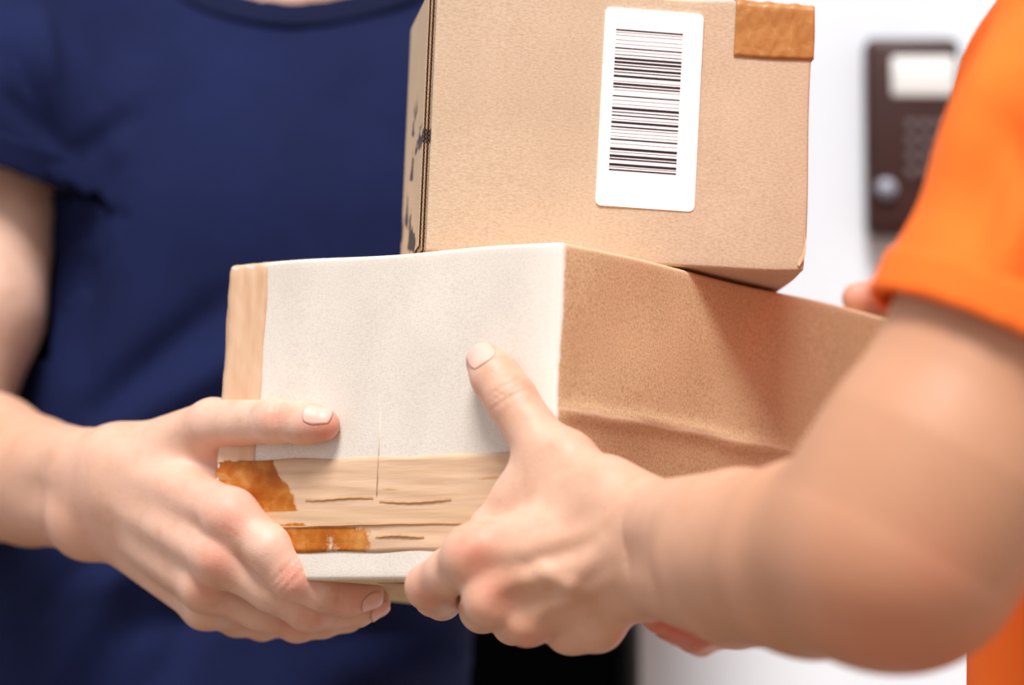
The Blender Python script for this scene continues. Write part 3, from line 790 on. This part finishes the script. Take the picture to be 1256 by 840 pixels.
def build_person(spec):
    root = empty('person', spec['foot'], spec['label'], 'person')
    Msk = spec['skin']; wv, dv = spec['wv'], spec['dv']           # width axis, forward axis
    wv3 = np.array([*wv, 0]); fw = np.array([*dv, 0])
    tf = torso_fn(spec['tab'], wv, dv, -.012)
    arms = spec['arms']
    hc = spec['head']; hf = head_fn(hc, fw, wv3)
    nb = spec['neck_base']
    def trunk(P):
        d = tf(P)
        d = smin(d, cone(P, nb-np.array([0, 0, .03]), hc-np.array([0, 0, .06])-fw*.012, .058, .053), .03)
        for leg in spec['legs']: d = smin(d, chain(P, leg, .02), .03)
        for S in spec['shoulders']: d = smin(d, cone(P, nb-np.array([0, 0, .012]), S-np.array([0, 0, .004]), .038, .046), .03)
        return d
    lo = np.array([spec['tab'][0][1]-.32, spec['tab'][0][2]-.32, 0.0]); hi = lo+np.array([.64, .64, hc[2]-.03])
    parts = []
    fcoarse = lambda P: np.maximum(trunk(P), P[:, 2]-(hc[2]-.055))
    parts.append(surface(fcoarse, lo, hi, .010))
    fhead = lambda P: np.maximum(smin(hf(P), cone(P, nb-np.array([0, 0, .03]), hc-np.array([0, 0, .06])-fw*.012, .058, .053), .02), -(P[:, 2]-(nb[2]-.02)))
    parts.append(surface(fhead, hc-.16-np.array([0, 0, .12]), hc+.17, .005))
    reds = []
    for arm in arms:
        pts = np.array([p for g_ in arm.arm for a in g_ for p in a[:2]]+[p for c in arm.fingers for p, r in c]+[p for p, r in (arm.thumb or [])])
        parts.append(surface(arm.sdf, pts.min(0)-.075, pts.max(0)+.075, arm.res))
        reds += arm.red
    V, Q = join_vq(parts)
    me = np_mesh('body', V, Q)
    at = me.attributes.new('red', 'FLOAT', 'POINT'); val = np.zeros(len(V))
    for c, r, a in reds: val = np.maximum(val, a*np.exp(-((V-c)**2).sum(1)/(r*r)))
    at.data.foreach_set('value', val.astype(np.float32))
    at = me.attributes.new('tan_shade', 'FLOAT', 'POINT'); val = np.zeros(len(V))
    for arm in arms:                         # light falloff painted into skin tone: darker up the forearm, fading above the elbow
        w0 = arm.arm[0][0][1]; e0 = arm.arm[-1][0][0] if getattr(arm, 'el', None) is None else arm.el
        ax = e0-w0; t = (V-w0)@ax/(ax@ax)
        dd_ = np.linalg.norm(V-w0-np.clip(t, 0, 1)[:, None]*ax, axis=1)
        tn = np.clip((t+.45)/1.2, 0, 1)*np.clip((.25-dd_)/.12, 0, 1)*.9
        if getattr(arm, 'pale_upper', False): tn = tn*np.clip((e0[2]+.07-V[:, 2])/.06, 0, 1)  # brightly lit upper arm painted in by leaving its colour pale
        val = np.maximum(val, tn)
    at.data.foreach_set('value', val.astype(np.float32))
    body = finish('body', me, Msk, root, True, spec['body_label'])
    for arm in arms:
        for (tip, dirv, nor, wd, ln_, bk) in getattr(arm, 'nails', []):
            nail('fingernail', arm.sdf, tip, dirv, nor, wd, ln_, M_nail, body, bk)
    # ---- shirt
    grow = spec.get('grow', .009)
    sf = torso_fn(spec['shirt_tab'], wv, dv, grow)
    nh = spec['neck_hole']                   # (centre, radii, R)
    def shirt0(P):
        d = sf(P)
        for S in spec['shoulders']: d = smin(d, cone(P, nb-np.array([0, 0, .012]), S-np.array([0, 0, .006]), .046, .053), .03)
        for sl in spec['sleeves']:
            s_ = chain(P, sl['pts'], .02)
            s_ = np.maximum(s_, (P-sl['hem'])@sl['n'])
            d = smin(d, s_, .045)
            d = np.where(((P-sl['hem'])@sl['n'] > 0) & (np.linalg.norm(P-sl['hem'], axis=1) < .10) & (sf(P) > -.0), np.maximum(d, (P-sl['hem'])@sl['n']), d)
        return d
    def hole(P): return ellipsoid(P, nh[0], nh[1])
    def shirt(P): return np.maximum(np.maximum(shirt0(P), spec['hem_z']-P[:, 2]), -hole(P))
    slo = np.array([spec['tab'][0][1]-.36, spec['tab'][0][2]-.36, spec['hem_z']-.02]); shi = slo+np.array([.72, .72, 0]); shi[2] = nb[2]+.12
    V, Q = surface(shirt, slo, shi, .0045)
    keep = (V[:, 2] > spec['hem_z']+.0015) & (hole(V) > .001)
    for sl in spec['sleeves']:
        keep &= ~(((V-sl['hem'])@sl['n'] > -.001) & (np.linalg.norm(V-sl['hem'], axis=1) < .10) & (((V-sl['hem'])@sl['n']) < .003) & (sf(V) > .004))
    V, Q, used = clean(V, Q, keep)
    n = vnormals(V, Q)
    disp = np.zeros(len(V))
    for fold in spec['folds']: disp += fold(V, n)
    # general soft cloth unevenness
    disp += .0012*np.sin(V[:, 2]*41+V[:, 0]*23)*np.sin(V[:, 0]*37-V[:, 2]*17+V[:, 1]*29)
    V = V+n*disp[:, None]
    me = np_mesh('shirt', V, Q)
    sh = finish('shirt', me, spec['cloth'], root, True, spec['shirt_label'])
    md = sh.modifiers.new('s', 'SOLIDIFY'); md.thickness = .0022; md.offset = -1
    # collar band
    def collar(P): 
        d0 = shirt0(P)
        return np.maximum(np.maximum(np.abs(d0-.0002)-.0022, np.abs(hole(P)-.009)-.009), (nb[2]-.16)-P[:, 2])
    cv, cq = surface(collar, nh[0]-np.array(nh[1])*1.5-.01, nh[0]+np.array(nh[1])*1.5+.01, .0022, 6)
    if len(cq):
        finish('collar', np_mesh('collar', cv, cq), spec['cloth2'], sh, True)
    for sl in spec['sleeves']:
        if not sl.get('band'): continue
        def bandf(P):
            t = (P-sl['hem'])@sl['n']
            return np.maximum(np.abs(chain(P, sl['pts'], .02)-.0004)-.0024, np.abs(t+.0095)-.0095)
        bv, bq = surface(bandf, sl['hem']-.11, sl['hem']+.11, .0025, 6)
        finish('sleeve_hem', np_mesh('sleeve_hem', bv, bq), spec['cloth'], sh, True)
    # ---- trousers and shoes (below the frame)
    tr = None
    def trous(P):
        d = torso_fn(spec['tab'], wv, dv, .012)(P)
        d = np.maximum(d, P[:, 2]-(spec['hem_z']+.04))
        for leg in spec['legs']:
            d = smin(d, chain(P, [(p, r+.014) for p, r in leg], .03), .05)
        return np.maximum(d, .05-P[:, 2])
    tv, tq = surface(trous, lo-np.array([.02, .02, -.02]), np.array([hi[0]+.02, hi[1]+.02, spec['hem_z']+.06]), .010)
    finish('trousers', np_mesh('trousers', tv, tq), spec['trouser_mat'], root, True)
    for leg in spec['legs']:
        a = leg[-1][0].copy(); a[2] = .045
        def shoe(P):
            d = smin(cone(P, a-fw*.05, a+fw*.06, .042, .043), cone(P, a+fw*.06-np.array([0, 0, .008]), a+fw*.16-np.array([0, 0, .012]), .044, .036), .03)
            return np.maximum(d, .002-P[:, 2])
        v_, q_ = surface(shoe, a-.24, a+.24, .006)
        finish('shoe', np_mesh('shoe', v_, q_), M_shoe, root, True)
    # ---- hair and eyes
    def hair(P):
        d = ellipsoid(P, hc+np.array([0, 0, .036])-fw*.012, (.086, .105, .097), np.stack([wv3, fw, np.array([0, 0, 1.0])], 1))
        q = P-hc
        front = (q@fw)-.055+.55*(.02-(q[:, 2]))*0
        d = smax(d, np.minimum((q@fw)-.045, .075-q[:, 2])*1.0, .015)
        d = smax(d, -.05-q[:, 2]+np.clip(q@fw, -1, 1)*.6, .015)
        return d
    hv, hq = surface(hair, hc-.15, hc+.17, .006)
    finish('hair', np_mesh('hair', hv, hq), spec['hair_mat'], root, True)
    for s_ in (-1, 1):
        bm = bmesh.new(); bmesh.ops.create_uvsphere(bm, u_segments=16, v_segments=10, radius=.0115)
        bmesh.ops.translate(bm, verts=bm.verts, vec=Vector(hc+wv3*s_*.032+fw*.0735+np.array([0, 0, .016])))
        e = bm_obj('eye', bm, M_eye, root, True)
        bm = bmesh.new(); bmesh.ops.create_uvsphere(bm, u_segments=12, v_segments=8, radius=.0062)
        bmesh.ops.translate(bm, verts=bm.verts, vec=Vector(hc+wv3*s_*.032+fw*.0795+np.array([0, 0, .016])))
        bm_obj('iris', bm, M_iris, e, True)
    return root

M_shoe = plain('shoe_leather', (34, 32, 32), 0.5, 0.4); M_eye = plain('eye_white', (235, 232, 228), 0.2, 0.5); M_iris = plain('iris', (70, 48, 34), 0.2, 0.5)
M_nail, nt, b = mat('nail')
b.inputs['Base Color'].default_value = lin(226, 178, 163); b.inputs['Roughness'].default_value = 0.4; b.inputs['Specular IOR Level'].default_value = 0.5
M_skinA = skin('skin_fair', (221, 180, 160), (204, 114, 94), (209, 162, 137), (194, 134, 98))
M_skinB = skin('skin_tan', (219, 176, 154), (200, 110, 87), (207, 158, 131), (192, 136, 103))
M_navy = cloth('navy_jersey', (22, 31, 71), (18, 25, 60)); M_navy2 = cloth('navy_rib', (16, 23, 54), (14, 20, 48))
M_orange = cloth('orange_jersey', (250, 118, 46), (246, 110, 38)); M_orange2 = cloth('orange_rib', (240, 92, 20), (234, 86, 16))
M_jean = cloth('dark_denim', (34, 38, 52), (28, 32, 44)); M_pant = cloth('grey_work_cloth', (70, 72, 78), (62, 64, 70))
M_hairA = plain('brown_hair', (70, 50, 38), 0.6, 0.3, 0.3, 200); M_hairB = plain('dark_hair', (40, 30, 26), 0.6, 0.3, 0.3, 200)
A_ = np.array

# ---- man in navy: right hand (image left)
def navy_right():
    h = Limb(); h.res = .0014; h.pale_upper = True
    mi, mm_, mr, ml = W(284, 632, 2.028), W(269, 684, 2.031), W(252, 720, 2.047), W(251, 744, 2.068)
    h.palm = [(W(140, 568, 2.105), mi, .0165, .0125), (W(133, 596, 2.108), mm_, .0165, .0125), (W(128, 622, 2.115), mr, .0155, .0118), (W(126, 643, 2.122), ml, .0145, .0104),
              (W(185, 585, 2.095), W(280, 585, 2.066), .015, .0115), (W(190, 660, 2.12), W(262, 705, 2.085), .013, .011)]
    h.thumb = [(W(165, 563, 2.105), .0165), (W(262, 521, 2.060), .0128), (W(338, 516, face_d(338, 516)-.0115), .0104), (W(375, 519, face_d(375, 519)-.0095), .0098), (W(397, 521, face_d(397, 521)-.0088), .0080)]
    h.fingers = [[(mi, .0122), (W(331, 674, 2.016), .0120), (W(361, 708, 2.013), .0112), (W(395, 724, 2.015), .0096), (W(424, 732, 2.019), .0092), (W(452, 728, 2.024), .0076)],
                 [(mm_, .0122), (W(333, 722, 2.025), .0110), (W(379, 747, 2.028), .0108), (W(412, 748, 2.038), .0092), (W(437, 746, 2.040), .0090), (W(461, 738, 2.043), .0074)],
                 [(mr, .0114), (W(320, 748, 2.054), .0100), (W(364, 763, 2.066), .0098), (W(395, 761, 2.070), .0085), (W(425, 754, 2.074), .0082), (W(444, 745, 2.08), .0070)],
                 [(ml, .0100), (W(290, 759, 2.088), .0086), (W(322, 764, 2.098), .0086), (W(345, 762, 2.105), .0074), (W(368, 757, 2.11), .0072), (W(382, 750, 2.116), .0062)]]
    vf = CV(0, 0, -1)
    h.bump = [(mi+vf*.005+CV(-.003,.002,0), .0092, .007), (mm_+vf*.006, .0090, .006), (mr+vf*.006, .0086, .006), (ml+vf*.005, .0076, .006), (W(108, 648, 2.128)-CV(0, 0, .006), .0135, .012)]
    # tendons and veins on the back of the hand
    for p, q, r in (((165, 630, 2.091), (262, 686, 2.022), .0028), ((160, 640, 2.097), (246, 720, 2.038), .0026), ((170, 600, 2.085), (274, 634, 2.019), .0024),
                    ((140, 612, 2.086), (190, 640, 2.068), .0022), ((190, 640, 2.066), (222, 650, 2.050), .0020), ((150, 650, 2.10), (210, 700, 2.063), .0022)):
        h.vein.append((W(*p), W(*q), r))
    # creases on joints
    def g(c, ax, rad, dep=.0007, wd=.0009): h.groove.append((W(*c), nrm(ax), wd, dep, rad))
    for dx in (-7, -1, 6): g((356+dx, 704+dx*.8, 2.004), CV(.72, .68, 0), .0085, .0009, .0010)
    for dx in (-4, 3): g((420+dx, 734, 2.010), CV(1, .1, 0), .007, .0007)
    for dx in (-5, 2): g((376+dx, 752, 2.020), CV(.9, .3, 0), .0075, .0008)
    for dx in (-4, 3): g((340+dx, 500, face_d(340, 500)-.02), CV(1, 0, -.3), .011, .0009, .0010)
    # arm
    el = W(-112, 578, 2.365); h.arm_k = .03
    h.arm = [[(W(108, 577, 2.126), W(150, 578, 2.10), .0205, .0190), (W(104, 628, 2.130), W(148, 624, 2.11), .0200, .0185), (W(106, 602, 2.128), W(150, 602, 2.10), .0200, .0190),
              (W(40, 583, 2.205), W(108, 577, 2.126), .0315, .0215), (W(40, 600, 2.205), W(104, 627, 2.130), .030, .0205),
              (W(-20, 572, 2.275), W(40, 590, 2.205), .0410, .0345), (el, W(-20, 572, 2.275), .0440, .0410)],
             [(el, W(-45, 380, 2.385), .0430, .0470), (W(-45, 380, 2.385), S_NR, .0470, .0500)]]
    h.red = [(mi+vf*.012, .012, .55), (mm_+vf*.012, .011, .6), (mr+vf*.012, .010, .5), (W(361, 705, 2.005), .010, .65), (W(424, 736, 2.012), .010, .5), (W(379, 750, 2.022), .009, .5),
             (W(398, 522, 1.99), .014, .7), (W(335, 508, 2.0), .010, .45), (W(300, 560, 2.05), .014, .8), (W(364, 770, 2.05), .010, .45), (W(105, 640, 2.105), .02, .2), (W(250, 600, 2.03), .03, .2), (W(275, 644, 2.0125), .0030, .7), (W(282, 648, 2.012), .0030, .7), (W(289, 652, 2.0115), .0028, .6)]
    h.nails = [(W(393, 517, face_d(393, 517)-.009), CV(1, .06, -.25), CV(.10, -.52, -.85), .0122, .0150, .5),
               (W(450, 728, 2.024), CV(.9, -.15, .2), CV(.25, .55, -.8), .0100, .0115, .45),
               (W(459, 739, 2.043), CV(.85, -.3, .15), CV(.35, .6, -.7), .0098, .0110, .45)]
    return h
S_NR = A_([-.312, 2.430, 1.425]); S_NL = A_([.045, 2.470, 1.420])
def navy_left():
    p = C0+U1*LW+U2*.215-U3*.075+U1*.022         # palm on the hidden side of the wide box
    h = generic_hand(p-U2*.02+A_([-.05, .02, .01]), U2*.9+U1*-.1-U3*.35, U3, U1, (.15, .2, .15)); h.res = .0028
    wr = p-U2*.02+A_([-.05, .02, .01]); el = A_([.075, 2.47, 1.165])
    h.arm = [[(wr, wr+(el-wr)*.45, .026, .038), (wr+(el-wr)*.45, el, .038, .043)], [(S_NL, el, .050, .045)]]
    return h

# ---- man in orange: left hand (near side)
S_OL = W(1392, -60, 1.74); S_OR = A_([.300, 2.090, 1.335])
def orange_left():
    h = Limb(); h.res = .0014; h.arm_k = .045
    mi, mm_, mr, ml = W(585, 680, 1.897), W(609, 724, 1.894), W(652, 750, 1.897), W(702, 764, 1.905)
    h.palm = [(W(765, 640, 1.884), mi, .0180, .0140), (W(770, 664, 1.880), mm_, .0185, .0135), (W(775, 690, 1.881), mr, .0175, .0130), (W(780, 712, 1.884), ml, .0160, .0118),
              (W(740, 625, 1.890), W(640, 610, 1.915), .0175, .0135), (W(650, 610, 1.918), W(605, 650, 1.918), .012, .012)]
    h.thumb = [(W(757, 628, 1.886), .0165), (W(672, 558, 1.912), .0138), (W(626, 487, face_d(626, 487)-.0125), .0114), (W(608, 462, face_d(608, 462)-.0115), .0112), (W(595, 444, face_d(595, 444)-.010), .0092)]
    h.fingers = [[(mi, .0130), (W(552, 702, 1.915), .0112), (W(527, 719, 1.932), .0110), (W(533, 731, 1.95), .0094), (W(542, 736, 1.968), .0090), (W(556, 731, 1.985), .0078)],
                 [(mm_, .0128), (W(598, 738, 1.92), .0108), (W(592, 748, 1.942), .0104), (W(596, 748, 1.96), .0092), (W(600, 744, 1.975), .0088), (W(606, 735, 1.995), .0078)],
                 [(mr, .0122), (W(638, 760, 1.92), .0102), (W(630, 764, 1.944), .0098), (W(634, 758, 1.965), .0086), (W(638, 752, 1.98), .0084), (W(642, 740, 1.995), .0074)],
                 [(ml, .0108), (W(690, 766, 1.925), .0092), (W(680, 766, 1.945), .0088), (W(678, 760, 1.96), .0078), (W(676, 752, 1.972), .0076), (W(676, 742, 1.985), .0068)]]
    vf = CV(0, 0, -1)
    h.bump = [(mi+vf*.004+CV(-.003, .002, 0), .0118, .007), (mm_+vf*.003+CV(-.004, .006, 0), .0112, .006), (mr+vf*.003+CV(-.003, .006, 0), .0100, .006), (ml+CV(-.002, .005, 0), .0090, .006),
              (W(745, 600, 1.885), .0135, .012), (W(700, 560, 1.905), .011, .010), (W(735, 772, 1.895), .0105, .012)]
    for p, q, r in (((745, 650, 1.8645), (600, 684, 1.8865), .0026), ((755, 676, 1.8600), (622, 722, 1.8820), .0026), ((762, 700, 1.8620), (662, 748, 1.8830), .0024),
                    ((742, 668, 1.8605), (700, 716, 1.8700), .0018), ((700, 716, 1.8700), (668, 702, 1.8720), .0018), ((668, 606, 1.8960), (648, 676, 1.8790), .0016)):
        h.vein.append((W(*p), W(*q), r))
    h.dent = [(W(590, 706, 1.868), .010, .010), (W(565, 738, 1.915), .0035, .004), (W(628, 746, 1.872), .009, .009), (W(700, 650, 1.842), .020, .014)]
    def g(c, ax, rad, dep=.0007, wd=.0009): h.groove.append((W(*c), nrm(ax), wd, dep, rad))
    for k in (-10, -3, 5): g((622+k*.3, 484+k, face_d(622, 484)-.024), CV(.48, .87, -.15), .010, .0009)
    el = W(1105, 671, 1.665)
    h.arm = [[(W(798, 642, 1.872), W(765, 645, 1.885), .0185, .0175), (W(802, 704, 1.874), W(772, 700, 1.885), .0185, .0170), (W(800, 672, 1.868), W(768, 672, 1.88), .0185, .0175),
              (W(905, 664, 1.80), W(798, 643, 1.872), .0325, .0200), (W(905, 705, 1.80), W(802, 703, 1.874), .0320, .0195),
              (W(905, 684, 1.80), W(1000, 684, 1.735), .0370, .0425), (W(1000, 684, 1.735), el, .0425, .0410)],
             [(el, W(1165, 560, 1.668), .0415, .0505), (W(1165, 560, 1.668), W(1250, 410, 1.68), .0505, .0515), (W(1250, 410, 1.68), W(1330, 210, 1.69), .0515, .0500), (W(1330, 210, 1.69), S_OL+A_([.02, .03, 0]), .0500, .0520)]]
    h.bump += []
    h.red = [(mi+vf*.012, .013, .6), (mm_+vf*.010, .012, .55), (mr+CV(-.003, .01, -.006), .010, .5), (W(527, 730, 1.92), .012, .45), (W(612, 490, 1.93), .012, .45), (W(590, 470, 1.945), .010, .4), (W(1100, 770, 1.64), .035, .5), (W(1150, 700, 1.62), .02, .4)]
    h.nails = [(W(594, 441, face_d(594, 441)-.010), W(595, 444, face_d(595, 444)-.010)-W(626, 487, face_d(626, 487)-.0125), CV(-.20, -.25, -.94), .0152, .0172, .62)]
    return h
def orange_right():
    h = Limb(); h.res = .0018
    e = C0+U2*(LL+.016)+U1*.085                    # on the far end of the wide box
    wr = e-U3*.055+U2*.035-U1*.02+A_([.02, .0, .0])
    zb = C0-U3*LH
    def under(px, py, d): return W(px, py, d)
    k1 = e-U3*.115; k2 = e-U3*.135+U1*.02
    h.palm = [(wr, e-U3*.10-U1*.012, .016, .0135), (wr, e-U3*.118+U1*.010, .016, .0135), (wr, e-U3*.12+U1*.03, .015, .012), (wr, e-U3*.04-U1*.04, .017, .014)]
    tt = W(1052, 366, 2.185)
    h.thumb = [(wr+U3*.01, .016), (e-U3*.03-U1*.035, .0135), (W(1092, 362, 2.205), .0108), (tt, .0085)]
    f1 = [(e-U3*.10-U1*.012, .0128), (W(975, 755, 2.135), .0104), (W(905, 768, 2.105), .0094), (W(862, 772, 2.085), .0086), (W(806, 758, 2.065), .0074)]
    f2 = [(e-U3*.118+U1*.010, .0128), (W(965, 762, 2.165), .0100), (W(905, 772, 2.13), .0092), (W(852, 780, 2.105), .0084), (W(818, 768, 2.09), .0072)]
    f3 = [(e-U3*.12+U1*.03, .0118), (W(955, 764, 2.19), .0096), (W(905, 770, 2.16), .0086), (W(860, 785, 2.14), .008), (W(830, 775, 2.125), .007)]
    h.fingers = [f1, f2, f3]
    el = A_([.385, 2.30, 1.085])
    h.arm = [[(wr, wr+(el-wr)*.5, .026, .038), (wr+(el-wr)*.5, el, .038, .043)], [(el, S_OR, .045, .050)]]
    h.red = [(W(840, 775, 2.07), .05, .95), (tt, .03, .5)]
    return h

def fold_px(p0, p1, amp, wd, d=2.34, face=(0, -1, 0)):
    a, b_ = W(*p0, d), W(*p1, d); a2, b2 = a[[0, 2]], b_[[0, 2]]; face = A_(face, float)
    def f(V, n):
        q = V[:, [0, 2]]-a2; ba = b2-a2; t = np.clip(q@ba/(ba@ba), 0, 1)
        ds = np.sqrt(((q-t[:, None]*ba)**2).sum(1)); prof = np.sin(np.pi*np.clip(t, .03, .97))**.6
        return 1.7*amp*prof*np.exp(-(ds/(wd*.8))**2)*np.clip(n@face*2, 0, 1)
    return f

navy = dict(
    foot=(-.15, 2.45, 0), label='person in a navy blue t-shirt at the doorway, right hand gripping the pale box end', body_label='fair-skinned arm, hand and neck',
    skin=M_skinA, wv=(1, 0), dv=(0, -1),
    tab=[(.70, -.165, 2.45, .10, .07), (.80, -.165, 2.45, .150, .108), (.92, -.175, 2.45, .155, .120), (1.02, -.175, 2.445, .134, .098), (1.10, -.168, 2.44, .132, .098), (1.22, -.150, 2.44, .136, .110), (1.32, -.137, 2.445, .140, .118), (1.40, -.132, 2.455, .138, .098), (1.45, -.130, 2.462, .095, .075), (1.50, -.130, 2.47, .050, .050)],
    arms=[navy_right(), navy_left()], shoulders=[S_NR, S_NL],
    head=A_([-.125, 2.43, 1.630]), neck_base=A_([-.130, 2.462, 1.475]),
    legs=[[(A_([-.255, 2.45, .88]), .085), (A_([-.265, 2.44, .50]), .058), (A_([-.27, 2.46, .09]), .040)], [(A_([-.075, 2.45, .88]), .085), (A_([-.065, 2.44, .50]), .058), (A_([-.06, 2.46, .09]), .040)]],
    cloth=M_navy, cloth2=M_navy2, shirt_label='navy blue short-sleeved t-shirt', hem_z=1.00,
    neck_hole=(A_([-.129, 2.437, 1.490]), (.073, .088, .074)),
    sleeves=[dict(pts=[(S_NR+A_([.006, 0, .0]), .064), (W(2, 150, 2.415), .0585), (W(-20, 320, 2.40), .0565)], hem=W(-5, 218, 2.41), n=nrm(A_([-.33, 0, -1])), band=True),
             dict(pts=[(S_NL+A_([-.006, 0, .0]), .064), (S_NL+A_([.012, 0, -.08]), .059), (S_NL+A_([.02, 0, -.16]), .057)], hem=S_NL+A_([.016, 0, -.11]), n=nrm(A_([.12, 0, -1])), band=True)],
    folds=[fold_px((250, 560), (60, 860), .006, .016), fold_px((330, 600), (170, 880), -.004, .014), (fold_px((390, 380), (110, 560), .005, .015)), fold_px((300, 350), (90, 520), -.005, .013),
           fold_px((420, 470), (200, 640), -.003, .014), fold_px((110, 110), (150, 200), .003, .010), fold_px((88, 190), (170, 110), -.003, .009), fold_px((100, 240), (80, 480), -.004, .020),
           fold_px((420, 830), (640, 790), .006, .012), fold_px((380, 790), (620, 745), -.004, .012), fold_px((400, 880), (640, 850), -.005, .012), fold_px((75, 170), (-10, 20), -.005, .008), fold_px((85, 190), (0, 100), -.005, .008), fold_px((60, 100), (30, -20), .004, .008),
           fold_px((40, 740), (180, 700), .003, .012), fold_px((480, 330), (330, 470), .003, .016), fold_px((150, 780), (330, 720), -.004, .014), fold_px((0, 780), (120, 690), -.004, .012)],
    trouser_mat=M_jean, hair_mat=M_hairA)
navy['shirt_tab'] = [(z, cx, cy, a_+(.006 if z < 1.2 else .0), b_+(.010 if z < 1.2 else .004)) for z, cx, cy, a_, b_ in navy['tab']]
build_person(navy)

orange = dict(
    foot=(.36, 1.93, 0), label='person in an orange t-shirt at the right edge, bare forearm reaching to the boxes', body_label='tanned arm and hand',
    skin=M_skinB, wv=(0, 1), dv=(-1, 0),
    tab=[(.62, .35, 1.93, .10, .07), (.72, .35, 1.93, .150, .108), (.84, .35, 1.93, .165, .122), (.95, .345, 1.925, .150, .112), (1.04, .345, 1.92, .145, .110), (1.14, .345, 1.915, .150, .114), (1.24, .345, 1.912, .150, .114), (1.32, .345, 1.91, .138, .098), (1.38, .345, 1.91, .095, .075), (1.44, .345, 1.91, .050, .050)],
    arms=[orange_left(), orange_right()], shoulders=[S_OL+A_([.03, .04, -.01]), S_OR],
    head=A_([.325, 1.91, 1.570]), neck_base=A_([.345, 1.91, 1.415]),
    legs=[[(A_([.35, 1.845, .80]), .085), (A_([.34, 1.835, .46]), .058), (A_([.36, 1.83, .09]), .040)], [(A_([.35, 2.015, .80]), .085), (A_([.34, 2.02, .46]), .058), (A_([.36, 2.03, .09]), .040)]],
    cloth=M_orange, cloth2=M_orange2, shirt_label='bright orange short-sleeved t-shirt', hem_z=.88,
    neck_hole=(A_([.325, 1.91, 1.450]), (.088, .073, .074)),
    sleeves=[dict(pts=[(S_OL+A_([.02, .03, 0]), .066), (W(1330, 210, 1.69), .0580), (W(1250, 412, 1.68), .0565), (W(1215, 480, 1.676), .0565)], hem=W(1238, 436, 1.68), n=None, band=True),
             dict(pts=[(S_OR, .064), (S_OR*.6+A_([.385, 2.30, 1.085])*.4, .058), (S_OR*.45+A_([.385, 2.30, 1.085])*.55, .056)], hem=S_OR*.55+A_([.385, 2.30, 1.085])*.45, n=nrm(A_([.385, 2.30, 1.085])-S_OR), band=True)],
    folds=[fold_px((1256, 60), (1180, 330), -.004, .010, 1.64), fold_px((1300, 150), (1210, 380), .003, .010, 1.64), fold_px((1240, 0), (1150, 260), .003, .010, 1.64), fold_px((1300, 250), (1235, 420), -.004, .010, 1.64), fold_px((1200, 100), (1300, 300), -.002, .010, 1.64)],
    trouser_mat=M_pant, hair_mat=M_hairB)
_s = orange['sleeves'][0]; _s['n'] = nrm(W(1213, 500, 1.676)-W(1256, 405, 1.68))
orange['shirt_tab'] = [(z, cx, cy, a_+(.006 if z < 1.1 else .0), b_+(.010 if z < 1.1 else .004)) for z, cx, cy, a_, b_ in orange['tab']]
build_person(orange)
